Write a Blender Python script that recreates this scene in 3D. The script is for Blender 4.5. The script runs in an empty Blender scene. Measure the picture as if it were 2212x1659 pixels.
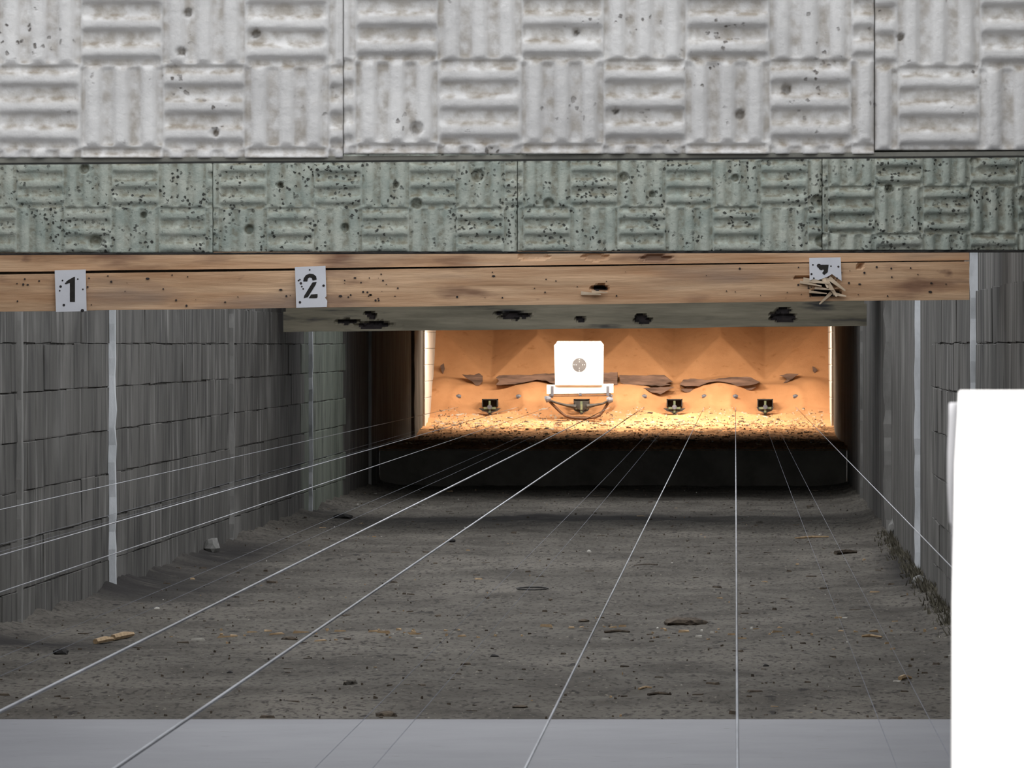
import bpy, bmesh, math, random
import numpy as np
from mathutils import Vector, Matrix, noise

# ------------------------------------------------------------------ camera
F = 15000.0            # focal length in pixels of the 2212 px wide frame
VX, VY = 1588.0, 745.0  # vanishing point of the range axis
EYE = 1.74
scene = bpy.context.scene
COL = scene.collection
cd = bpy.data.cameras.new('camera')
cam = bpy.data.objects.new('camera', cd)
COL.objects.link(cam)
cam.location = (0, 0, EYE)
cam.rotation_euler = (math.pi / 2, 0, 0)
cd.sensor_width = 36.0
cd.lens = F / 2212.0 * 36.0
cd.shift_x = (1106.0 - VX) / 2212.0
cd.shift_y = -(829.5 - VY) / 2212.0
cd.clip_start = 0.1
cd.clip_end = 400
cd.dof.use_dof = True
cd.dof.focus_distance = 42.0
cd.dof.aperture_fstop = 44.0
scene.camera = cam

# ------------------------------------------------------------------ sky, exposure
w = bpy.data.worlds.new('overcast_sky')
scene.world = w
w.use_nodes = True
bg = w.node_tree.nodes['Background']
bg.inputs['Color'].default_value = (0.96, 0.975, 1.0, 1)
bg.inputs['Strength'].default_value = 1.0
vs = scene.view_settings
vs.view_transform = 'Standard'
vs.look = 'None'
vs.gamma = 1.0
vs.use_curve_mapping = False
vs.exposure = 0.8

rnd = random.Random(7)
XL, XR = -4.37, 1.37
LANES = [-3.53, -2.21, -0.87, 0.435]


def P(px, py, d):
    """point at depth d seen at photo pixel (px, py)"""
    return Vector(((px - VX) / F * d, d, EYE - (py - VY) / F * d))


def floor_pt(px, py, z=0.0):
    d = F * (EYE - z) / (py - VY)
    return P(px, py, d)


# ------------------------------------------------------------------ materials
def nd(nt, t, **kw):
    n = nt.nodes.new(t)
    for k, v in kw.items():
        setattr(n, k, v)
    return n


def material(name, c1, c2, scale=8.0, stretch=(1, 1, 1), rough=0.85, bump=0.0, bump_scale=40.0, metallic=0.0,
             pores=None, fine=None, attr=None, spots=None, spec=0.3, contrast=(0.35, 0.65), detail=6, tint=0.0):
    m = bpy.data.materials.new(name)
    m.use_nodes = True
    nt = m.node_tree
    b = nt.nodes['Principled BSDF']
    b.inputs['Roughness'].default_value = rough
    b.inputs['Metallic'].default_value = metallic
    b.inputs['Specular IOR Level'].default_value = spec
    tc = nd(nt, 'ShaderNodeTexCoord')
    geo = nd(nt, 'ShaderNodeNewGeometry')
    mp = nd(nt, 'ShaderNodeMapping')
    mp.inputs['Scale'].default_value = stretch
    nt.links.new(geo.outputs['Position'], mp.inputs['Vector'])
    n1 = nd(nt, 'ShaderNodeTexNoise')
    n1.inputs['Scale'].default_value = scale
    n1.inputs['Detail'].default_value = detail
    n1.inputs['Roughness'].default_value = 0.6
    nt.links.new(mp.outputs[0], n1.inputs['Vector'])
    r = nd(nt, 'ShaderNodeValToRGB')
    r.color_ramp.elements[0].position, r.color_ramp.elements[1].position = contrast
    r.color_ramp.elements[0].color = (*c1, 1)
    r.color_ramp.elements[1].color = (*c2, 1)
    nt.links.new(n1.outputs['Fac'], r.inputs['Fac'])
    col = r.outputs['Color']
    hgt = n1.outputs['Fac']

    def mix(fac, a, bcol, blend='MIX', f=None):
        x = nd(nt, 'ShaderNodeMix', data_type='RGBA', blend_type=blend)
        if fac is not None:
            nt.links.new(fac, x.inputs['Factor'])
        else:
            x.inputs['Factor'].default_value = f
        nt.links.new(a, x.inputs[6])
        if isinstance(bcol, tuple):
            x.inputs[7].default_value = (*bcol, 1)
        else:
            nt.links.new(bcol, x.inputs[7])
        return x.outputs[2]

    def noise_mask(sc, lo, hi, st=(1, 1, 1), det=4):
        mm = nd(nt, 'ShaderNodeMapping')
        mm.inputs['Scale'].default_value = st
        nt.links.new(geo.outputs['Position'], mm.inputs['Vector'])
        n = nd(nt, 'ShaderNodeTexNoise')
        n.inputs['Scale'].default_value = sc
        n.inputs['Detail'].default_value = det
        nt.links.new(mm.outputs[0], n.inputs['Vector'])
        mr = nd(nt, 'ShaderNodeMapRange')
        mr.inputs['From Min'].default_value = lo
        mr.inputs['From Max'].default_value = hi
        nt.links.new(n.outputs['Fac'], mr.inputs['Value'])
        return mr.outputs[0]

    if fine:      # (colour, scale, lo, hi, stretch)
        for fcol, sc, lo, hi, st in fine:
            col = mix(noise_mask(sc, lo, hi, st), col, fcol)
    if attr:      # dirt on upward faces of the relief; on the floor, damp and painted shade
        a = nd(nt, 'ShaderNodeAttribute', attribute_name='dirt')
        ml = nd(nt, 'ShaderNodeMath', operation='MULTIPLY')
        nt.links.new(a.outputs['Fac'], ml.inputs[0])
        nt.links.new(noise_mask(attr[1], attr[2], attr[3]), ml.inputs[1])
        col = mix(ml.outputs[0], col, attr[0])
    pore_h = None
    if pores:     # (colour, scale, size, mask_scale, mask_lo, mask_hi)
        v = nd(nt, 'ShaderNodeTexVoronoi')
        v.inputs['Scale'].default_value = pores[1]
        dn = nd(nt, 'ShaderNodeTexNoise')
        dn.inputs['Scale'].default_value = pores[1] * 1.6
        dn.inputs['Detail'].default_value = 3
        nt.links.new(geo.outputs['Position'], dn.inputs['Vector'])
        va = nd(nt, 'ShaderNodeVectorMath', operation='MULTIPLY_ADD')
        nt.links.new(dn.outputs['Color'], va.inputs[0])
        va.inputs[1].default_value = (0.9 / pores[1],) * 3
        nt.links.new(geo.outputs['Position'], va.inputs[2])
        nt.links.new(va.outputs[0], v.inputs['Vector'])
        mr = nd(nt, 'ShaderNodeMapRange')
        mr.inputs['From Min'].default_value = pores[2]
        mr.inputs['From Max'].default_value = pores[2] * 0.6
        nt.links.new(v.outputs['Distance'], mr.inputs['Value'])
        ml = nd(nt, 'ShaderNodeMath', operation='MULTIPLY')
        nt.links.new(mr.outputs[0], ml.inputs[0])
        nt.links.new(noise_mask(pores[3], pores[4], pores[5]), ml.inputs[1])
        col = mix(ml.outputs[0], col, pores[0])
        pore_h = ml.outputs[0]
    if tint:      # each block is a little lighter or darker than its neighbours
        oi = nd(nt, 'ShaderNodeObjectInfo')
        mr = nd(nt, 'ShaderNodeMapRange')
        mr.inputs['To Min'].default_value = 1 - tint
        mr.inputs['To Max'].default_value = 1 + tint
        nt.links.new(oi.outputs['Random'], mr.inputs['Value'])
        vm = nd(nt, 'ShaderNodeVectorMath', operation='SCALE')
        nt.links.new(col, vm.inputs[0])
        nt.links.new(mr.outputs[0], vm.inputs['Scale'])
        col = vm.outputs[0]
    nt.links.new(col, b.inputs['Base Color'])
    if bump:
        nb = nd(nt, 'ShaderNodeTexNoise')
        nb.inputs['Scale'].default_value = bump_scale
        nb.inputs['Detail'].default_value = 8
        nb.inputs['Roughness'].default_value = 0.65
        nt.links.new(mp.outputs[0], nb.inputs['Vector'])
        bp = nd(nt, 'ShaderNodeBump')
        bp.inputs['Strength'].default_value = 1.0
        bp.inputs['Distance'].default_value = bump
        h = nb.outputs['Fac']
        if pore_h is not None:
            sb = nd(nt, 'ShaderNodeMath', operation='SUBTRACT')
            nt.links.new(h, sb.inputs[0])
            nt.links.new(pore_h, sb.inputs[1])
            h = sb.outputs[0]
        nt.links.new(h, bp.inputs['Height'])
        nt.links.new(bp.outputs[0], b.inputs['Normal'])
    return m


M = {}
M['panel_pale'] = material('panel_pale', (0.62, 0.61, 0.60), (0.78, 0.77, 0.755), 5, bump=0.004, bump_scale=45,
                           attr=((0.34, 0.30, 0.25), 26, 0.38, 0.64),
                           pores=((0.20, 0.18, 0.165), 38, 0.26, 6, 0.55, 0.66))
M['panel_green'] = material('panel_green', (0.31, 0.355, 0.315), (0.475, 0.50, 0.435), 9, bump=0.005, bump_scale=70,
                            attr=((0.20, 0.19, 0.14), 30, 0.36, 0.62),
                            pores=((0.055, 0.057, 0.05), 40, 0.34, 8, 0.42, 0.58))
M['lip'] = material('baffle_concrete', (0.16, 0.16, 0.14), (0.24, 0.235, 0.2), 6, bump=0.003)
M['concrete'] = material('concrete', (0.20, 0.20, 0.195), (0.30, 0.30, 0.29), 2.5, bump=0.003)
M['slab'] = material('slab_concrete', (0.162, 0.165, 0.185), (0.202, 0.205, 0.226), 1.2, rough=0.55, bump=0.0006, bump_scale=20,
                     fine=[((0.13, 0.13, 0.135), 9, 0.66, 0.74, (1, 1, 1))])
M['block'] = material('wall_block', (0.06, 0.057, 0.052), (0.115, 0.11, 0.102), 1.4, tint=0.16, stretch=(1, 1, 0.32), bump=0.006,
                      bump_scale=14, fine=[((0.185, 0.18, 0.17), 3.2, 0.54, 0.68, (1, 1.6, 0.2)), ((0.045, 0.043, 0.04), 5, 0.53, 0.64, (1, 1.2, 0.25)),
                                           ((0.045, 0.043, 0.041), 1.6, 0.55, 0.72, (1, 1.4, 0.5)),
                                           ((0.17, 0.165, 0.155), 0.5, 0.60, 0.78, (1, 1, 1.5))])
M['block_green_light'] = material('green_light_block', (0.085, 0.098, 0.078), (0.16, 0.18, 0.145), 1.4, stretch=(1, 1, 0.32), bump=0.006,
                            bump_scale=14, fine=[((0.2, 0.215, 0.18), 3.2, 0.54, 0.70, (1, 1.6, 0.22)), ((0.06, 0.066, 0.056), 7, 0.54, 0.66, (1, 1.2, 0.25))])  # greenish light from above, painted into the block colour
M['rib_dull'] = material('old_joint_mortar', (0.14, 0.138, 0.13), (0.22, 0.215, 0.205), 6, stretch=(1, 1, 0.4), bump=0.004, bump_scale=30)
M['mortar'] = material('wall_mortar', (0.05, 0.048, 0.045), (0.105, 0.1, 0.095), 5, bump=0.004)
M['rib'] = material('joint_mortar', (0.46, 0.48, 0.50), (0.66, 0.68, 0.71), 6, stretch=(1, 1, 0.4), bump=0.004, bump_scale=30)
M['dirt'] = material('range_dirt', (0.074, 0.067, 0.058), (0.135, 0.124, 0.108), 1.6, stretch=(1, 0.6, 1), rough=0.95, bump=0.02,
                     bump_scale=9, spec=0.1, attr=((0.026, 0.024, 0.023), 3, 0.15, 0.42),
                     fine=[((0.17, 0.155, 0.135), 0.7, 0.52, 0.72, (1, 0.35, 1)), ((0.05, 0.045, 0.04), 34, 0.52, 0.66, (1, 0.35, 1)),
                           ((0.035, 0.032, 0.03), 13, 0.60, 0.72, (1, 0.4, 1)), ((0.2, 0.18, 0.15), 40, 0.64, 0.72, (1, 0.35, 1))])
M['damp_shade'] = material('damp_shade_soil', (0.022, 0.021, 0.021), (0.045, 0.043, 0.041), 4, rough=0.9, bump=0.02, bump_scale=9)
M['wood'] = material('beam_wood', (0.44, 0.25, 0.135), (0.68, 0.455, 0.285), 3.2, stretch=(0.35, 1, 5), rough=0.7, bump=0.003,
                     bump_scale=12, fine=[((0.24, 0.13, 0.08), 3.0, 0.56, 0.70, (0.6, 1, 2.2)), ((0.2, 0.11, 0.07), 6.0, 0.68, 0.76, (0.7, 1, 1.4)),
                                          ((0.30, 0.22, 0.17), 1.3, 0.57, 0.75, (0.6, 1, 3)),
                                          ((0.66, 0.52, 0.38), 2.0, 0.62, 0.78, (0.3, 1, 5))])
M['wood_grey'] = material('weathered_wood', (0.17, 0.155, 0.115), (0.31, 0.28, 0.21), 3, stretch=(0.4, 1, 4), rough=0.85, bump=0.004,
                          bump_scale=14, fine=[((0.045, 0.045, 0.05), 3, 0.60, 0.72, (0.5, 1, 3))])
M['splinter'] = material('splintered_wood', (0.42, 0.32, 0.22), (0.62, 0.5, 0.37), 12, stretch=(0.6, 1, 3), rough=0.8)
M['hole'] = material('shot_hole', (0.02, 0.018, 0.02), (0.05, 0.04, 0.04), 9)
M['plate'] = material('sign_white', (0.66, 0.67, 0.72), (0.74, 0.75, 0.80), 6, rough=0.5)
M['black'] = material('paint_black', (0.012, 0.011, 0.010), (0.03, 0.026, 0.022), 30, rough=0.6)
M['white'] = material('white_card', (0.86, 0.86, 0.86), (0.92, 0.92, 0.92), 3, rough=0.6)
M['card_grey'] = material('grey_card', (0.50, 0.50, 0.53), (0.60, 0.60, 0.62), 6, stretch=(1, 1, 0.2), rough=0.6)
M['sand'] = material('orange_sand', (0.50, 0.255, 0.125), (0.57, 0.30, 0.152), 3, rough=0.95, bump=0.004, bump_scale=70, spec=0.05,
                     fine=[((0.42, 0.2, 0.09), 8, 0.62, 0.76, (1, 1, 1))])
M['mulch'] = material('brown_mulch', (0.20, 0.10, 0.048), (0.46, 0.26, 0.135), 14, rough=0.95, bump=0.03, bump_scale=18, spec=0.05,
                      fine=[((0.06, 0.03, 0.018), 22, 0.58, 0.68, (1, 0.6, 1)), ((0.6, 0.5, 0.4), 30, 0.66, 0.74, (1, 0.6, 1))])
M['bank'] = material('earth_bank', (0.085, 0.08, 0.07), (0.13, 0.12, 0.105), 3, rough=0.95, bump=0.01, bump_scale=12)
M['oldplank'] = material('rotten_plank', (0.075, 0.05, 0.042), (0.19, 0.125, 0.10), 7, stretch=(0.4, 1, 3), rough=0.9, bump=0.01, bump_scale=16)
M['steel'] = material('steel_wire', (0.27, 0.28, 0.31), (0.5, 0.52, 0.56), 1.2, rough=0.42, metallic=0.7)
M['grey_steel'] = material('painted_steel', (0.10, 0.11, 0.145), (0.17, 0.185, 0.23), 12, rough=0.5, metallic=0.2)
M['dark_steel'] = material('dark_steel', (0.03, 0.03, 0.032), (0.06, 0.055, 0.05), 12, rough=0.6)
M['green_steel'] = material('green_bracket', (0.09, 0.14, 0.10), (0.2, 0.22, 0.13), 14, rough=0.5)
M['rust'] = material('rusty_bar', (0.06, 0.032, 0.02), (0.12, 0.065, 0.04), 16, rough=0.8)
M['bull'] = material('target_black', (0.085, 0.085, 0.095), (0.10, 0.10, 0.11), 20, rough=0.7)
M['roof'] = material('roof_sheet', (0.16, 0.16, 0.155), (0.22, 0.22, 0.21), 2)
M['bark'] = material('bark', (0.05, 0.04, 0.032), (0.12, 0.095, 0.07), 30, rough=0.95)
M['chip_tan'] = material('chip_tan', (0.30, 0.21, 0.12), (0.46, 0.33, 0.2), 30, rough=0.9)
M['chip_pale'] = material('chip_pale', (0.42, 0.4, 0.36), (0.55, 0.53, 0.48), 30, rough=0.9)
M['moss'] = material('dead_moss', (0.07, 0.062, 0.045), (0.13, 0.12, 0.09), 20, rough=0.95)

# ------------------------------------------------------------------ helpers


def link(o, parent=None):
    COL.objects.link(o)
    if parent is not None:
        o.parent = parent
    return o


def tag(o, label=None, cat=None, group=None, kind=None):
    if label:
        o['label'] = label
    if cat:
        o['category'] = cat
    if group:
        o['group'] = group
    if kind:
        o['kind'] = kind
    return o


def obj(name, bm, m, parent=None, smooth=False):
    me = bpy.data.meshes.new(name)
    bm.to_mesh(me)
    bm.free()
    for mm in (m if isinstance(m, (list, tuple)) else [m]):
        me.materials.append(M[mm])
    if smooth:
        for p in me.polygons:
            p.use_smooth = True
    return link(bpy.data.objects.new(name, me), parent)


def empty(name, loc=(0, 0, 0)):
    o = bpy.data.objects.new(name, None)
    o.location = loc
    return link(o)


def box(bm, x0, x1, y0, y1, z0, z1, bev=0.0, mat=None, mi=0):
    r = bmesh.ops.create_cube(bm, size=1.0)
    vs_ = r['verts']
    for v in vs_:
        v.co = Vector((x0 + (v.co.x + .5) * (x1 - x0), y0 + (v.co.y + .5) * (y1 - y0), z0 + (v.co.z + .5) * (z1 - z0)))
    if mat:
        bmesh.ops.transform(bm, matrix=mat, verts=vs_)
    fs = list({f for v in vs_ for f in v.link_faces})
    for f in fs:
        f.material_index = mi
    if bev:
        es = list({e for v in vs_ for e in v.link_edges})
        bmesh.ops.bevel(bm, geom=es, offset=bev, segments=1, affect='EDGES')
    return vs_


def boxo(name, x0, x1, y0, y1, z0, z1, m, parent=None, bev=0.0):
    bm = bmesh.new()
    box(bm, x0, x1, y0, y1, z0, z1, bev)
    return obj(name, bm, m, parent)


def tube(bm, pts, r, seg=8, mi=0):
    pts = [Vector(p) for p in pts]
    rings = []
    for i, p in enumerate(pts):
        a = pts[max(i - 1, 0)]
        b = pts[min(i + 1, len(pts) - 1)]
        t = (b - a).normalized()
        up = Vector((0, 0, 1)) if abs(t.z) < 0.9 else Vector((1, 0, 0))
        s = t.cross(up).normalized()
        u = s.cross(t)
        rr = r[i] if isinstance(r, (list, tuple)) else r
        rings.append([bm.verts.new(p + s * math.cos(2 * math.pi * k / seg) * rr + u * math.sin(2 * math.pi * k / seg) * rr) for k in range(seg)])
    for i in range(len(rings) - 1):
        for k in range(seg):
            bm.faces.new((rings[i][k], rings[i][(k + 1) % seg], rings[i + 1][(k + 1) % seg], rings[i + 1][k])).material_index = mi
    bm.faces.new(rings[0][::-1]).material_index = mi
    bm.faces.new(rings[-1]).material_index = mi


def prism(bm, outline, y0, y1):
    """outline [(x,z)] extruded along y"""
    a = [bm.verts.new((x, y0, z)) for x, z in outline]
    b = [bm.verts.new((x, y1, z)) for x, z in outline]
    n = len(a)
    f1 = bm.faces.new(a)
    f2 = bm.faces.new(b[::-1])
    for i in range(n):
        bm.faces.new((a[i], b[i], b[(i + 1) % n], a[(i + 1) % n]))
    bmesh.ops.recalc_face_normals(bm, faces=bm.faces[:])


def px_prism(bm, pts, d, y0, y1):
    prism(bm, [(P(x, y, d).x, P(x, y, d).z) for x, y in pts], y0, y1)


def grid_mesh(name, V, nu, nv, m, parent=None, attr=None, smooth=True, flip=False):
    """V (nv, nu, 3) array"""
    me = bpy.data.meshes.new(name)
    idx = np.arange(nu * nv).reshape(nv, nu)
    q = np.stack([idx[:-1, :-1], idx[:-1, 1:], idx[1:, 1:], idx[1:, :-1]], -1).reshape(-1, 4)
    if flip:
        q = q[:, ::-1]
    me.vertices.add(nu * nv)
    me.vertices.foreach_set('co', V.reshape(-1).astype(np.float32))
    me.loops.add(q.size)
    me.loops.foreach_set('vertex_index', q.reshape(-1).astype(np.int32))
    me.polygons.add(len(q))
    me.polygons.foreach_set('loop_start', np.arange(0, q.size, 4, dtype=np.int32))
    me.polygons.foreach_set('use_smooth', np.full(len(q), smooth))
    if attr is not None:
        a = me.attributes.new('dirt', 'FLOAT', 'POINT')  # relief dirt; on the floor, damp and painted shade
        a.data.foreach_set('value', attr.reshape(-1).astype(np.float32))
    me.update()
    me.validate()
    for mm in (m if isinstance(m, (list, tuple)) else [m]):
        me.materials.append(M[mm])
    return link(bpy.data.objects.new(name, me), parent)


def vnoise(shape_pts, scale, seed=0, octaves=4):
    """cheap numpy value noise on (x,y) arrays"""
    x, y = shape_pts
    out = np.zeros_like(x)
    amp, tot = 1.0, 0.0
    rs = np.random.RandomState(seed)
    for o in range(octaves):
        T = rs.rand(256, 256)
        xs, ys = x * scale * 2 ** o, y * scale * 2 ** o
        xi, yi = np.floor(xs).astype(int), np.floor(ys).astype(int)
        fx, fy = xs - xi, ys - yi
        fx, fy = fx * fx * (3 - 2 * fx), fy * fy * (3 - 2 * fy)
        g = lambda a, b: T[a % 256, b % 256]
        v = (g(xi, yi) * (1 - fx) + g(xi + 1, yi) * fx) * (1 - fy) + (g(xi, yi + 1) * (1 - fx) + g(xi + 1, yi + 1) * fx) * fy
        out += v * amp
        tot += amp
        amp *= 0.5
    return out / tot - 0.5


# ------------------------------------------------------------------ setting: floors
tag(boxo('floor_concrete', XL, XR, -3, 32.05, -0.25, 0.012, 'slab'), 'smooth grey concrete slab in front of the dirt floor', 'floor', kind='structure')

ny, nx = 640, 110
yy, xx = np.meshgrid(np.linspace(31.9, 86.2, ny), np.linspace(XL - 0.05, XR + 0.05, nx), indexing='ij')
zz = 0.05 * vnoise((xx, yy), 0.6, 1, 3) + 0.05 * vnoise((xx, yy), 3.0, 2, 3)
edge = np.minimum(xx - XL, XR - xx)
zz += 0.10 * np.exp(-np.maximum(edge, 0) / 0.18) * (0.6 + vnoise((xx, yy), 1.4, 3, 3))
zz *= np.clip((yy - 32.0) / 0.8, 0.05, 1)
damp_shade = np.zeros_like(xx)  # dark floor patches: damp soil plus shade painted into the colour
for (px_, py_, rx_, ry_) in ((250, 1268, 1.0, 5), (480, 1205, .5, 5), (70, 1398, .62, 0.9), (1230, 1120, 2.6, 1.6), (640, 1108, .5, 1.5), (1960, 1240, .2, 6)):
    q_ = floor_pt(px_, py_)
    damp_shade = np.maximum(damp_shade, np.clip(1.3 - np.sqrt(((xx - q_.x) / rx_) ** 2 + ((yy - q_.y) / ry_) ** 2) + 0.5 * vnoise((xx, yy), 1.5, 5, 3), 0, 1))
fl = grid_mesh('floor', np.stack([xx, yy, zz], -1), nx, ny, 'dirt', attr=damp_shade)
tag(fl, 'dark brown dirt floor running down the shooting range', 'floor', kind='structure')


def floor_z(x, y):
    i = int(round((y - 31.9) / (86.2 - 31.9) * (ny - 1)))
    j = int(round((x - XL + 0.05) / (XR - XL + 0.1) * (nx - 1)))
    return float(zz[min(max(i, 0), ny - 1), min(max(j, 0), nx - 1)])


# ------------------------------------------------------------------ setting: side walls of blocks
def blockmesh(w_, h_, seed, m='block'):
    r = random.Random(seed)
    bm = bmesh.new()
    box(bm, 0, 0.12, 0, w_, 0, h_)
    bmesh.ops.bevel(bm, geom=bm.edges[:], offset=0.005, segments=1, affect='EDGES')
    for v in bm.verts:
        v.co += Vector((r.uniform(-1, 1) * 0.003, r.uniform(-1, 1) * 0.004, r.uniform(-1, 1) * 0.006))
    me = bpy.data.meshes.new('block')
    bm.to_mesh(me)
    bm.free()
    me.materials.append(M[m])
    return me


BL, BH = 1.0, 0.302
bmeshes = [blockmesh(BL - (0.0, 0.004, 0.001, 0.006, 0.0, 0.003)[s], BH - (0.001, 0.006, 0.012, 0.003, 0.001, 0.009)[s], s) for s in range(6)]

gmeshes = [blockmesh(BL - 0.004, BH - 0.007, s + 50, 'block_green_light') for s in range(4)]


def side_wall(name, side, d0, d1, label):
    x = XL if side < 0 else XR
    xa, xb = (x - 0.32, x - 0.012) if side < 0 else (x + 0.012, x + 0.32)
    root = boxo(name, xa, xb, -3, 107, -0.25, 3.2, 'block' if False else 'block')
    tag(root, label, 'wall', kind='structure')
    n = 0
    for c in range(7):
        z = -0.06 + c * BH
        off = (0.5 if c % 2 else 0.0)
        k = 0
        y = d0 - off
        while y < d1:
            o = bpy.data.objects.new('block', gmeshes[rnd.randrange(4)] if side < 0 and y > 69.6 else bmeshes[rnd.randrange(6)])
            proud = rnd.uniform(-0.003, 0.003)
            if side < 0:
                o.location = (x - 0.12 + proud, y, z)
            else:
                o.location = (x + 0.12 - proud, y + BL - 0.004, z)
                o.rotation_euler = (0, 0, math.pi)
            link(o, root)
            y += BL
            n += 1
    return root


wl = side_wall('wall_left', -1, 35.4, 77.0, 'long grey concrete block wall across from the white board')
wr = side_wall('wall_right', 1, 32.0, 48.0, 'grey concrete block wall behind the white board')


def rib(parent, side, d, wpx, m='rib', seed=0, prot=None, z0=-0.05, zt=3.1, jit=0.16):
    """irregular vertical mortar joint standing proud of the wall"""
    r = random.Random(seed)
    x = XL if side < 0 else XR
    t = prot or wpx * d / F
    bm = bmesh.new()
    rings = []
    n = 26
    for i in range(n + 1):
        z = z0 + (zt - z0) * i / n
        tt = t * r.uniform(1 - jit, 1 + jit * 0.7)
        hw = 0.09 * r.uniform(0.8, 1.2)
        s = -side
        rings.append([bm.verts.new((x - s * 0.03, d - hw, z)), bm.verts.new((x + s * tt, d - hw * 0.7, z)),
                      bm.verts.new((x + s * tt * 0.92, d + hw * 0.7, z)), bm.verts.new((x - s * 0.03, d + hw, z))])
    for i in range(n):
        for k in range(4):
            bm.faces.new((rings[i][k], rings[i][(k + 1) % 4], rings[i + 1][(k + 1) % 4], rings[i + 1][k]))
    bm.faces.new(rings[0])
    bm.faces.new(rings[-1])
    bmesh.ops.recalc_face_normals(bm, faces=bm.faces[:])
    o = obj('joint_strip', bm, m, parent)
    return o


for i, (px, wpx) in enumerate([(40, 9), (237, 14), (497, 9), (668, 8), (799, 4), (891, 5)]):
    rib(wl, -1, -XL * F / (VX - px), wpx, m='rib' if i in (1, 3) else 'rib_dull', seed=i)
for i, (px, wpx) in enumerate([(2107, 13), (1984, 9), (1922, 12), (1861, 3)]):
    rib(wr, 1, XR * F / (px - VX), wpx, m='rib' if i < 2 else 'rib_dull', seed=20 + i, jit=0.4 if i == 2 else 0.16)
# limewashed courses of both walls under the target lamps
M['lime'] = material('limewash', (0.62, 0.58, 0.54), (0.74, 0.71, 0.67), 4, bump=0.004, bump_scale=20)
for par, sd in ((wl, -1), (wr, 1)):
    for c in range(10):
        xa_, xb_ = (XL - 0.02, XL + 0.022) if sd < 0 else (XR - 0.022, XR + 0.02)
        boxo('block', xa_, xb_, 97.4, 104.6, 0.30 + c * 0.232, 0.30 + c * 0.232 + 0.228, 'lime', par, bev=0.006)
tag(boxo('wall_back', XL - 0.3, XR + 0.3, 106.5, 106.8, -0.25, 3.2, 'concrete'), 'concrete wall behind the sand bank', 'wall', kind='structure')
tag(boxo('wall_front', XL - 0.3, XR + 0.3, -3.3, -3.0, -0.25, 3.2, 'concrete'), 'wall of the shooting hut', 'wall', kind='structure')
tag(boxo('ceiling', XL - 0.3, XR + 0.3, -3.3, 12.0, 3.0, 3.15, 'roof'), 'roof of the shooting hut', 'ceiling', kind='structure')
tag(boxo('shade_ceiling_range', XL - 0.3, XR + 0.3, 65.5, 70.5, 3.0, 3.2, 'roof'), 'unseen roof slab added to shade the middle of the range', 'ceiling', kind='structure')  # unseen slab, placed to darken the walls and plank below it
tag(boxo('ceiling_butt', XL - 0.3, XR + 0.3, 77.5, 106.8, 3.0, 3.2, 'roof'), 'roof over the target house', 'ceiling', kind='structure')
tag(boxo('shade_ceiling_baffle', XL - 0.3, XR + 0.3, 21.5, 26.5, 3.2, 3.35, 'roof'), 'unseen roof slab added between the two baffles for shade', 'ceiling', kind='structure')  # unseen slab, placed to keep sky light off the green baffle
tag(boxo('trim_1', XL, 1.19, 36.10, 36.4, 2.02, 3.2, 'lip'), 'concrete lintel behind the tan timber beam', 'lintel', kind='structure')
tag(boxo('trim_2', XL + 0.1, 1.22, 66.62, 66.9, 2.06, 3.0, 'lip'), 'concrete lintel behind the weathered plank', 'lintel', kind='structure')
tag(boxo('trim_3', XL, XR, 94.0, 94.25, 2.12, 3.0, 'lip'), 'concrete lintel hiding the target lamps', 'lintel', kind='structure')


# ------------------------------------------------------------------ acoustic baffles
PW, BK = 1.43, 0.2225


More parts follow.
